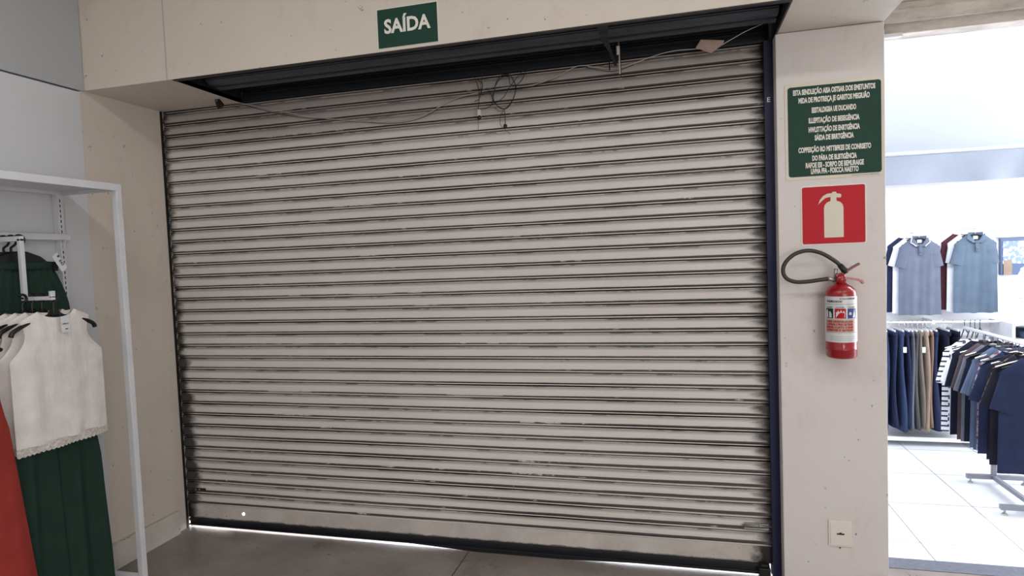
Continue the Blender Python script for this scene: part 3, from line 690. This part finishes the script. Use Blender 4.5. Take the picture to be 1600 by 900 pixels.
# ------------------------------------------------------------------ wall rack at the left
t = thing('wall_rack', 'white steel display rack with slotted upright and stepped arm against the left wall', 'clothes rack', (0, -.76, 0))
FX, RZT = .40, 2.16
b = B().box(FX-.032, FX, -.016, .016, 0, RZT).box(FX-.032, FX, -2.4, -.016, RZT-.036, RZT)
b.box(.014, FX-.032, -.016, .016, RZT-.036, RZT-.0).box(.010, .040, -2.4, -.016, RZT-.036, RZT).box(.034, FX-.032, -.016, .016, .02, .09)
obj('frame', b, M['white_metal'], t, .002)
obj('top_panel', B().box(.040, FX-.032, -2.4, -.016, RZT-.018, RZT-.012), M['white_metal'], t)
b = B().box(.006, .040, -.042, -.012, .3, RZT-.036); up = obj('slotted_upright', b, M['white_metal'], t)
b = B()
for k in range(56): b.box(.0395, .0408, -.030, -.025, .6+k*.027, .615+k*.027)
obj('slots', b, M['black_plastic'], up)
obj('hang_bar', B().box(.040, .066, -2.4, -.0, 1.885, 1.917), M['white_metal'], t, .002)
obj('bar_bracket', B().prism([(.042, 1.885), (.062, 1.885), (.042, 1.84)], -.030, -.022), M['white_metal'], t)
ar = B().box(.066, .232, -.400, -.380, 1.868, 1.892).box(.212, .232, -.400, -.380, 1.595, 1.88).box(.212, .395, -.400, -.380, 1.590, 1.608).box(.378, .395, -.400, -.380, 1.60, 1.632)
obj('stepped_arm', ar, M['white_metal'], t, .002)
obj('near_arm', B().box(.066, .50, -.88, -.86, 1.655, 1.675), M['white_metal'], t, .002)

M['green_fabric'] = fabric('dark_green_fabric', (38, 58, 50))
M['white_fabric'] = fabric('off_white_linen', (226, 220, 216), .95, .8)
M['red_fabric'] = fabric('coral_red_fabric', (152, 56, 50))
M['lace'] = mat('cream_lace', (200, 193, 186), .95, 0, .3, 90, .8, 160)
AY = -1.15
GH = 'hangers on the upper step of the wall rack arm'
def wide_hanger(lbl, loc, rz, grp):
    t = thing('clothes_hanger', lbl, 'hanger', loc, rz, grp)
    pl = [(-.185, -.070), (-.185, -.040), (-.125, -.036), (-.095, -.012), (-.03, .012), (.0, .016), (.03, .012), (.095, -.012), (.125, -.036), (.185, -.040), (.185, -.070), (.13, -.062), (.08, -.056), (0, -.052), (-.08, -.056), (-.13, -.062)]
    obj('body', B().prism(pl, -.006, .006), M['black_plastic'], t, .001)
    hp = [(0, 0, .0), (-.004, 0, .03), (.014, 0, .045), (.024, 0, .062), (.020, 0, .082), (.0, 0, .090), (-.018, 0, .082), (-.022, 0, .068)]
    obj('hook', B().tube(smooth_pts(hp, 4), .0055, 8), M['black_plastic'], t, smooth=True)
    for sx in (-.165, .165): obj('clip', B().box(sx-.010, sx+.010, -.013, .013, -.085, -.050), M['dark_steel'], t, .001)
    return t
ups = [(.172, 'front'), (.124, 'middle'), (.078, 'rear')]
GY = -1.118
UL = {'front': 'frontmost dark green trousers with gathered waist on the upper arm of the wall rack', 'middle': 'dark green trousers just behind the frontmost pair on the upper arm', 'rear': 'dark green trousers closest to the wall on the upper arm'}
HL = {'front': 'black clip hanger of the frontmost green trousers', 'middle': 'black clip hanger second from the step of the arm', 'rear': 'black clip hanger closest to the wall bar'}
for i, (x, nm) in enumerate(ups):
    wide_hanger(HL[nm], (x, GY, 1.892-.083), PI/2, None)
    g = thing('green_trousers', UL[nm], 'trousers', (x, GY-.006*i, 1.80-.050), PI/2)
    obj('legs', trousers(.158, .228, .135, 1.02, .24, .016, 11+i, .006), M['green_fabric'], g, smooth=True)
    rings = []
    for z, e in ((.020, .0), (.016, .002), (.0, .002), (-.016, .001)):
        rings.append([((.160+e)*math.cos(a), (.013+e+.002*math.sin(9*a))*math.sin(a), z) for a in [2*PI*k/40 for k in range(40)]])
    obj('waistband', B().loft(rings), M['green_fabric'], g, smooth=True)
# tag on the front trousers
pt = thing('price_tag', 'white paper price tag pinned at the waist of the front green trousers', 'price tag', (.205, -.958, 1.795))
b = B(); pl = [(-.030, .0), (-.004, .022), (.046, -.056), (.016, -.078)]
b.add([(0.0, x, z) for x, z in pl]+[(.0015, x, z) for x, z in pl], [(0, 1, 2, 3), (7, 6, 5, 4), (0, 4, 5, 1), (1, 5, 6, 2), (2, 6, 7, 3), (3, 7, 4, 0)])
obj('card', b, M['label_white'], pt)
v_, f_ = fit_text('R43', .030, .014, .03)
ca, sa = math.cos(-.95), math.sin(-.95)
obj('print', B().add([(.0022-y, .010+x*ca-z*sa*1, -.034+x*sa+z*ca) for x, y, z in [(p[0], 0 if p[1] > 0 else .0001, p[2]) for p in v_]], f_).add([(.0022, -.006, .002), (.0022, .003, .010), (.0022, .008, .001), (.0022, -.001, -.006)], [(0, 1, 2, 3)]), M['ink_dark'], pt)

# white sleeveless tops on the lower step
tops = [(.372, 'front'), (.325, 'second'), (.290, 'third'), (.255, 'rear')]
TL = {'front': 'white sleeveless top with lace hem and a white tag, frontmost on the lower step', 'second': 'white sleeveless lace-hem top directly behind the front one', 'third': 'white sleeveless top third from the front, only its left edge showing', 'rear': 'rearmost white sleeveless top, next to the drop of the arm'}
KL = {'front': 'black plastic hanger inside the front white top', 'second': 'black plastic hanger inside the second white top', 'third': 'black plastic hanger inside the third white top', 'rear': 'black plastic hanger inside the rearmost white top'}
for i, (x, nm) in enumerate(tops):
    dy = -.018*i
    h = thing('clothes_hanger', KL[nm], 'hanger', (x, AY+.016+dy, 1.516), PI/2)
    pts = smooth_pts([(-.205, 0, -.075), (-.19, 0, -.052), (-.12, 0, -.022), (-.03, 0, 0), (.03, 0, 0), (.12, 0, -.022), (.19, 0, -.052), (.205, 0, -.075)], 4)
    obj('shoulder_bar', B().tube(pts, [.0045+.0055*abs(p.x)/.2 for p in pts], 10), M['black_plastic'], h, smooth=True)
    hp = [(0, 0, 0), (-.002, 0, .056), (.012, 0, .070), (.020, 0, .084), (.014, 0, .099), (.0, 0, .104), (-.012, 0, .097)]
    obj('neck_plate', B().prism([(-.085, -.022), (-.03, .012), (-.008, .040), (.008, .040), (.03, .012), (.085, -.022)], -.003, .003), M['black_plastic'], h)
    obj('hook', B().tube(smooth_pts(hp, 4), .006, 8), M['black_plastic'], h, smooth=True)
    g = thing('sleeveless_top', TL[nm], 'sleeveless top', (x+.002, AY+.022+dy, 1.541), PI/2)
    LG = .585
    obj('body', sheet_top(.170, .226, .226, LG+.012, .085, .035, .040, .014, .030, 40+i, .006, .003), M['white_fabric'], g, smooth=True)
    b = B()
    for side in (-1, 1):
        rows = []
        for j in range(4):
            row = []
            for k in range(97):
                u = -1+2*k/96; z = -LG-.008-.034*j/3; z -= (.007*abs(math.sin(u*PI*11)) if j == 3 else 0)
                row.append((u*.227, side*(.016*(1-abs(u)**3))+.006*(1-abs(u)**3)*math.sin(8*u+i), z))
            rows.append(row)
        b.loft(rows, False, False)
    obj('lace_trim', b, M['lace'], g, smooth=True)
    if i == 0:
        b = B()
        for xx in (-.105, .10):
            for k in range(14): b.box(xx-.006+.002*math.sin(k), xx+.006, -.040, -.020, -.12-k*.026, -.107-k*.026)
        tg = obj('hang_tag', B().box(-.006, .036, -.034, -.032, -.105, -.030), M['label_white'], g)
        v_, f_ = fit_text('LINHO', .030, .007, .02); b = B().add([(x_+.015, y-.0345, z-.068) for x_, y, z in v_], f_); b.box(  .012, .026, -.0348, -.0342, -.092, -.087)
        obj('tag_print', b, M['ink_dark'], tg)
        obj('neck_button', B().tube([(-.008, -.026, -.002), (-.002, -.028, -.028)], .004, 8), M['black_plastic'], g)
# green trousers under the tops
for i, (x, lb) in enumerate(((.345, 'long dark green wide-leg trousers hanging straight under the front white top'), (.275, 'dark green trousers behind the long wide-leg pair, below the white tops'))):
    g = thing('wide_leg_trousers', lb, 'trousers', (x-.02, AY+.022-.02*i, 1.06), PI/2)
    obj('legs', trousers(.17, .225, .128, .96-.03*i, .30, .026, 31+i, .004), M['green_fabric'], g, smooth=True)
    obj('drawstring', B().tube([(.0, -.045, -.02), (.004, -.055, -.09), (.002, -.058, -.16)], .003, 6), M['green_fabric'], g)
# red dress on the near arm
h = thing('clothes_hanger', 'black hanger at the left frame edge carrying the red dress', 'hanger', (.43, -1.63, 1.475), PI/2)
pts = smooth_pts([(-.205, 0, -.075), (-.12, 0, -.030), (0, 0, 0), (.12, 0, -.030), (.205, 0, -.075)], 4)
obj('shoulder_bar', B().tube(pts, .009, 10), M['black_plastic'], h, smooth=True)
obj('hook', B().tube(smooth_pts([(0, 0, 0), (0, 0, .15), (.018, 0, .180), (.006, 0, .205), (-.012, 0, .200)], 4), .0045, 8), M['black_plastic'], h, smooth=True)
g = thing('red_dress', 'coral red flared dress at the left edge of the picture', 'dress', (.44, -1.625, 1.47), PI/2)
obj('body', sheet_top(.17, .20, .285, 1.22, .09, .06, .05, .035, .01, 77, .016, .003), M['red_fabric'], g, smooth=True)
obj('neck_trim', B().tube([(.088*math.cos(a), -.022, -.058*math.sin(a)+.002) for a in [PI*k/16 for k in range(17)]], .003, 6), M['red_fabric'], g, smooth=True)

# ------------------------------------------------------------------ shop: polo shirts on the back wall
M['polo1'] = fabric('grey_blue_pique', (92, 99, 115)); M['polo2'] = fabric('blue_grey_pique', (88, 102, 118))
M['f_navy'] = fabric('navy_cotton', (36, 43, 68)); M['f_navy2'] = fabric('dark_navy_cotton', (25, 28, 44)); M['f_blue'] = fabric('mid_blue_cotton', (48, 60, 90))
M['f_light'] = fabric('light_blue_cotton', (88, 100, 124)); M['f_grey'] = fabric('grey_cotton', (96, 100, 112)); M['f_maroon'] = fabric('maroon_cotton', (78, 44, 52))
M['f_brown'] = fabric('brown_cotton', (78, 70, 72)); M['f_white'] = fabric('white_cotton', (210, 214, 224)); M['f_olive'] = fabric('olive_cotton', (84, 84, 84))
M['f_khaki'] = fabric('khaki_cotton', (118, 112, 106)); M['f_tan'] = fabric('tan_cotton', (146, 128, 114)); M['f_tan2'] = fabric('darker_tan_cotton', (128, 104, 92)); M['f_black'] = fabric('black_cotton', (32, 33, 44))
M['f_slate'] = fabric('slate_cotton', (72, 84, 108))
def patterned(name, kind, c0, c1):
    m, N, L, p = nt(name); tc = N.new('ShaderNodeTexCoord'); sep = N.new('ShaderNodeSeparateXYZ'); L.new(tc.outputs['Object'], sep.inputs[0])
    if kind == 'stripe':
        f = sstep(N, L, mathn(N, L, 'PINGPONG', sep.outputs[2], .018), .011, .013)
    elif kind == 'dots':
        v = N.new('ShaderNodeTexVoronoi'); v.inputs['Scale'].default_value = 22; L.new(tc.outputs['Object'], v.inputs['Vector']); f = mathn(N, L, 'SUBTRACT', 1, sstep(N, L, v.outputs['Distance'], .30, .36))
    else:
        c = N.new('ShaderNodeTexNoise'); c.inputs['Scale'].default_value = 38; c.inputs['Detail'].default_value = 2; L.new(tc.outputs['Object'], c.inputs['Vector']); f = sstep(N, L, c.outputs[0], .50, .54)
    L.new(mixc(N, L, f, lin(c0), lin(c1)), p.inputs['Base Color']); p.inputs['Roughness'].default_value = .95; return m
M['p_stripe'] = patterned('striped_cotton', 'stripe', (224, 226, 232), (40, 42, 56)); M['p_dots'] = patterned('dotted_cotton', 'dots', (220, 222, 230), (60, 64, 84))
M['p_leo'] = patterned('tan_black_print', 'blot', (120, 98, 76), (32, 31, 38))
M['p_print'] = patterned('red_white_print', 'blot', (138, 144, 160), (104, 58, 62))

def shirt(name, lbl, cat, loc, rz, m, S, seed, sleeves=True, L_=.66, sh=.185, ch=.195, hm=.20, grp=None, th=.022, ang=62):
    SL = .095 if th < .015 else .072
    g = thing(name, lbl, cat, loc, rz, grp)
    b = sheet_top(sh*S, ch*S, hm*S, L_, .075*S, .05, SL, th, 0, seed, .010 if th > .015 else .005, .002)
    if sleeves:
        for s_ in (-1, 1): add_sleeve(b, s_, sh*S, L_, SL, .20*S, ang, .125*S, .112*S, th*.95, seed)
    obj('body', b, M[m], g, smooth=True); return g
def polo(lbl, loc, m, seed, trim=None, front=True, S=.80, L_=.63):
    g = shirt('polo_shirt', lbl, 'polo shirt', loc, 0, m, S, seed, True, L_, .186, .190, .198, ang=77)
    if front:
        k = S
        for s_ in (-1, 1):
            b = B(); q = [(s_*.006, -.036, -.062), (s_*.040*k, -.040, -.078*k), (s_*.088*k, -.028, -.030), (s_*.074*k, -.020, .012), (s_*.055*k, -.022, -.004)]
            b.add(q+[(x, y+.006, z) for x, y, z in q], [(0, 1, 2, 3, 4), (9, 8, 7, 6, 5)]+[(i, i+5, (i+1) % 5+5, (i+1) % 5) for i in range(5)])
            cl = obj('collar', b, M[m], g)
            if trim:
                b2 = B().tube([q[1], q[2], q[3]], .0035, 6); obj('collar_trim', b2, M[trim], cl)
        obj('placket', B().box(-.012, .012, -.038, -.030, -.135, -.045), M[m], g, .001)
        for z in (-.065, -.115): obj('button', B().tube([(0, -.040, z), (0, -.042, z)], .004, 8), M['ink_dark'], g)
        obj('neck_label', B().box(-.016, .016, -.006, -.004, -.034, -.010), M['label_white'], g)
        v_, f_ = fit_text('mm', .030, .006, .02); obj('chest_logo', B().add([(x+.075, y-.047, z-.135) for x, y, z in v_], f_), M['ink_dark'], g)
        obj('collar_stand', B().loft([[(.066*k*math.cos(a), .018*math.sin(a)-.004, z) for a in [PI*j/16 for j in range(17)]] for z in (-.012, .022)], False, False), M[m], g, smooth=True)
    return g
PW = 2.60
stacks = [(5.105, 1.725, [('polo1', 'grey-blue polo shirt with white collar piping at the front of the left wall stack', 'f_white'), ('f_white', 'white polo shirt behind the piped grey-blue one', None), ('f_navy', 'navy polo shirt at the back of the left wall stack', None)]),
          (5.505, 1.738, [('polo2', 'plain blue-grey polo shirt with dark buttons at the front of the right wall stack', None), ('f_white', 'white polo shirt just behind the plain blue-grey one', None), ('f_maroon', 'maroon polo shirt at the back of the right wall stack', None)])]
for si, (x, z, li) in enumerate(stacks):
    t = thing('display_peg', ('left' if si == 0 else 'right')+' white wall peg above the polo shirts', 'wall peg', (x, 2.66, z+.05))
    obj('arm', B().tube([(0, 0, 0), (0, -.22, .0), (0, -.23, .012)], .005, 8), M['white_metal'], t, smooth=True)
    obj('base_plate', B().box(-.02, .02, -.004, 0, -.03, .03), M['white_metal'], t)
    for k, (m_, lb, tr) in enumerate(li):
        yy = 2.46+.052*k; dx = -.028*k
        polo(lb, (x+dx, yy, z+.008*k), m_, 100+si*10+k, tr, k == 0)
        hanger(('hanger of the '+lb.split(' at ')[0].split(' behind')[0].split(' just')[0]+(' on the left stack' if si == 0 else ' on the right stack')), (x+dx, yy, z+.004), 0, 'black_plastic', None, .13, hookm='steel')

# trousers rail under the polos
t = thing('trouser_rail', 'white wall rail with a low base shelf below the polo shirts', 'clothes rail', (5.3, 2.5, 0))
obj('rail', B().tube([(-1.0, -.05, 1.035), (.75, -.05, 1.035)], .010, 10), M['white_metal'], t, smooth=True)
for x in (-.9, -.1, .7): obj('bracket', B().box(x-.01, x+.01, -.06, .16, 1.02, 1.05), M['white_metal'], t)
obj('backboard', B().box(-1.0, .75, .12, .155, .90, 1.00), M['white_metal'], t)
obj('base_shelf', B().box(-1.0, .75, -.10, .155, .05, .085), M['bright_white'], t, .002)
for x in (-.95, .70): obj('foot', B().box(x-.02, x+.02, -.09, .12, .003, .05), M['white_metal'], t)
tr = [(1385, 'f_blue', .045, 'blue trousers nearest the pillar on the wall rail'), (1398, 'f_navy', .05, 'navy trousers second from the pillar'), (1411, 'f_blue', .05, 'long mid-blue trousers with a white tag, third from the pillar'), (1420, 'f_navy', .04, 'navy trousers between the mid-blue and dark olive pairs'),
      (1425.5, 'f_grey', .035, 'grey trousers beside the dark olive pair'), (1432, 'f_olive', .04, 'dark olive trousers at the middle of the rail'), (1440.5, 'f_khaki', .04, 'grey-khaki trousers with a white tag next to the tan pair'), (1449, 'f_tan', .055, 'light tan trousers at the middle of the rail'),
      (1455, 'f_tan2', .035, 'darker tan trousers behind the light tan pair'), (1463, 'f_navy', .06, 'wide navy trousers right of the tan pairs'), (1482, 'f_navy2', .085, 'dark denim trousers partly hidden by the striped T-shirt'), (1497, 'f_navy2', .07, 'dark denim trousers farthest right on the wall rail')]
for i, (px, m_, hw, lb) in enumerate(tr):
    q = at(px, 520, 1, 2.30); x = q.x
    yy = 2.44
    x = at(px, 520, 1, yy-.10).x
    g = thing('hanging_trousers', lb, 'trousers', (x, yy, .965+.0), 0)
    ln = (.965-.155)+R.uniform(-.035, .03); hw *= .60
    rings = []
    for j in range(16):
        v = j/15; wv = hw*(.62+.5*v+.12*math.sin(v*6+i)); ring = []
        for k in range(16):
            a = 2*PI*k/16; ring.append((wv*math.cos(a)+.010*math.sin(v*5+i*1.7), (.12+.02*v)*math.sin(a)+.004*math.sin(5*a+i), -ln*v))
        rings.append(ring)
    obj('folded_legs', B().loft(rings), M[m_], g, smooth=True)
    obj('waistband', B().loft([[(hw*.66*math.cos(a), .125*math.sin(a), z) for a in [2*PI*k/16 for k in range(16)]] for z in (-.03, .006)]), M[m_], g, smooth=True)
    if i in (2, 6): obj('paper_tag', B().box(-.012, .012, -.142, -.139, -.16, -.115), M['label_white'], g)
    h = thing('trouser_hanger', 'hanger with a metal hook carrying trousers on the wall rail', 'hanger', (x, yy, .975), PI/2, 'trouser hangers on the wall rail')
    obj('clip_bar', B().box(-.11, .11, -.004, .004, -.004, .010), M['white_metal'], h)
    obj('hook', B().tube(smooth_pts([(0, 0, .008), (0, 0, .045), (.012, 0, .062), (.0, 0, .076), (-.012, 0, .066)], 4), .0026, 6), M['steel'], h, smooth=True)
# empty black hangers at the right of that rail
for i, px in enumerate((1507, 1516, 1523, 1531)):
    x = at(px, 505, 1, 2.44).x
    hanger('empty black hanger at the right end of the wall rail', (x, 2.44, .985), PI/2-.5, 'black_plastic', 'empty black hangers on the wall rail', .17)

# ------------------------------------------------------------------ floor rack with T-shirts
M['rack_grey'] = mat('light_grey_enamel', (128, 131, 140), .4)
RX = 5.215
t = thing('floor_rack', 'white metal H-base floor rack carrying the row of T-shirts', 'clothes rack', (RX+.05, 1.3, 0))
bm_ = B()
for yy in (-.28, .28):
    obj('foot_bar', B().box(-.165 if yy > 0 else -.20, .20, yy-.015, yy+.015, .035, .065), M['rack_grey'], t, .002)
    for x in (-.14 if yy > 0 else -.175, .18): obj('levelling_foot', B().lathe([(.001, 0.001), (.018, .001), (.014, .012), (.006, .014), (.006, .035), (.001, .035)], x, yy, 16), M['steel'], t)
    obj('post', B().box(-.014, .014, yy-.014, yy+.014, .065, 1.04), M['rack_grey'], t, .002)
obj('base_bar', B().box(-.014, .014, -.265, .265, .036, .062), M['rack_grey'], t, .002)
obj('top_rail', B().tube([(-.05, -.62, 1.055), (-.05, .60, 1.055)], .012, 12), M['white_metal'], t, smooth=True)
obj('rail_saddle', B().box(-.06, .014, -.29, -.27, 1.035, 1.05).box(-.06, .014, .27, .29, 1.035, 1.05), M['rack_grey'], t)
tees = [('f_navy', 'plain navy T-shirt at the front end of the floor rack'), ('f_black', 'black T-shirt directly behind the front navy one'), ('p_leo', 'tan and black printed T-shirt third from the front'), ('f_black', 'black T-shirt behind the tan and black print'),
        ('f_navy', 'navy T-shirt with light shoulder edge, fifth from the front'), ('p_print', 'pale grey and red printed T-shirt mid-rack'), ('f_slate', 'slate blue T-shirt behind the red print'), ('f_light', 'light blue T-shirt at mid-rack'),
        ('f_navy2', 'dark navy T-shirt behind the light blue one'), ('f_grey', 'grey T-shirt in front of the maroon one'), ('f_maroon', 'maroon T-shirt on the floor rack'), ('f_brown', 'grey-brown T-shirt behind the maroon one'), ('f_navy2', 'dark navy T-shirt behind the grey-brown one'),
        ('f_white', 'plain white T-shirt near the far end of the rack'), ('p_dots', 'white T-shirt with dark spots near the far end'), ('p_stripe', 'white T-shirt with black stripes at the far end of the floor rack')]
NT = len(tees)
for i, (m_, lb) in enumerate(tees):
    y = .90+.80*i/(NT-1); dl_ = R.uniform(-.012, .012); Lt = .655+R.uniform(-.03, .02)
    dx = (-.012*math.sin(i*1.7)+.006*math.sin(i*4.1)) if i else 0
    shirt('tee_shirt', lb, 'T-shirt', (RX+dx, y, 1.005+R.uniform(-.006, .006)), R.uniform(-.08, .08) if i else 0, m_, 1.13, 200+i, True, Lt if i else .70, .180, .184, .192, None, .010, 76)
    dk = i % 2 == 0
    t = hanger(('black' if dk else 'white')+' plastic hanger carrying a T-shirt on the floor rack', (RX+dx, y, .992), R.uniform(-.05, .05), 'black_plastic' if dk else 'white_plastic', ('black' if dk else 'white')+' T-shirt hangers on the floor rack', .19, hookm='ink_dark')

# ------------------------------------------------------------------ far right of the bay
t = thing('framed_poster', 'navy framed poster high on the back wall at the right edge', 'poster', (5.92, 2.655, 1.40))
obj('frame', B().box(-.17, .24, -.03, 0, -.0, .30), M['navy_frame'], t, .003)
M['poster'] = patterned('pale_poster_print', 'blot', (120, 140, 172), (226, 230, 236))
obj('print', B().box(-.155, .00, -.034, -.029, .09, .275), M['poster'], t)
obj('orange_patch', B().box(-.150, -.09, -.0355, -.033, .0, .12), M['f_tan'], t)
obj('top_rail', B().box(-.19, .26, -.04, 0, .31, .34), M['white_metal'], t)
shirt('white_shirt', 'white short-sleeved shirt displayed in front of the navy poster', 'shirt', (5.90, 2.20, 1.535), -.15, 'f_white', 1.0, 301, True, .50, .19, .20, .2)
t = thing('wall_shelf', 'white shelf unit under the white shirt at the right edge', 'shelf', (5.82, 2.45, .0))
obj('top_board', B().box(-.15, .35, -.2, .18, 1.02, 1.04), M['white_metal'], t); obj('side_panel', B().box(-.15, -.13, -.2, .18, .0, 1.02), M['white_metal'], t)
obj('lower_board', B().box(-.15, .35, -.2, .18, .90, .915), M['white_metal'], t)
o = obj('folded_cloth', B().box(-.10, .18, -.14, .14, 0, .055), M['f_slate'], None, .012, loc=(5.86, 2.42, .9155)); tag(o, 'folded slate blue cloth inside the white shelf unit', 'folded cloth')
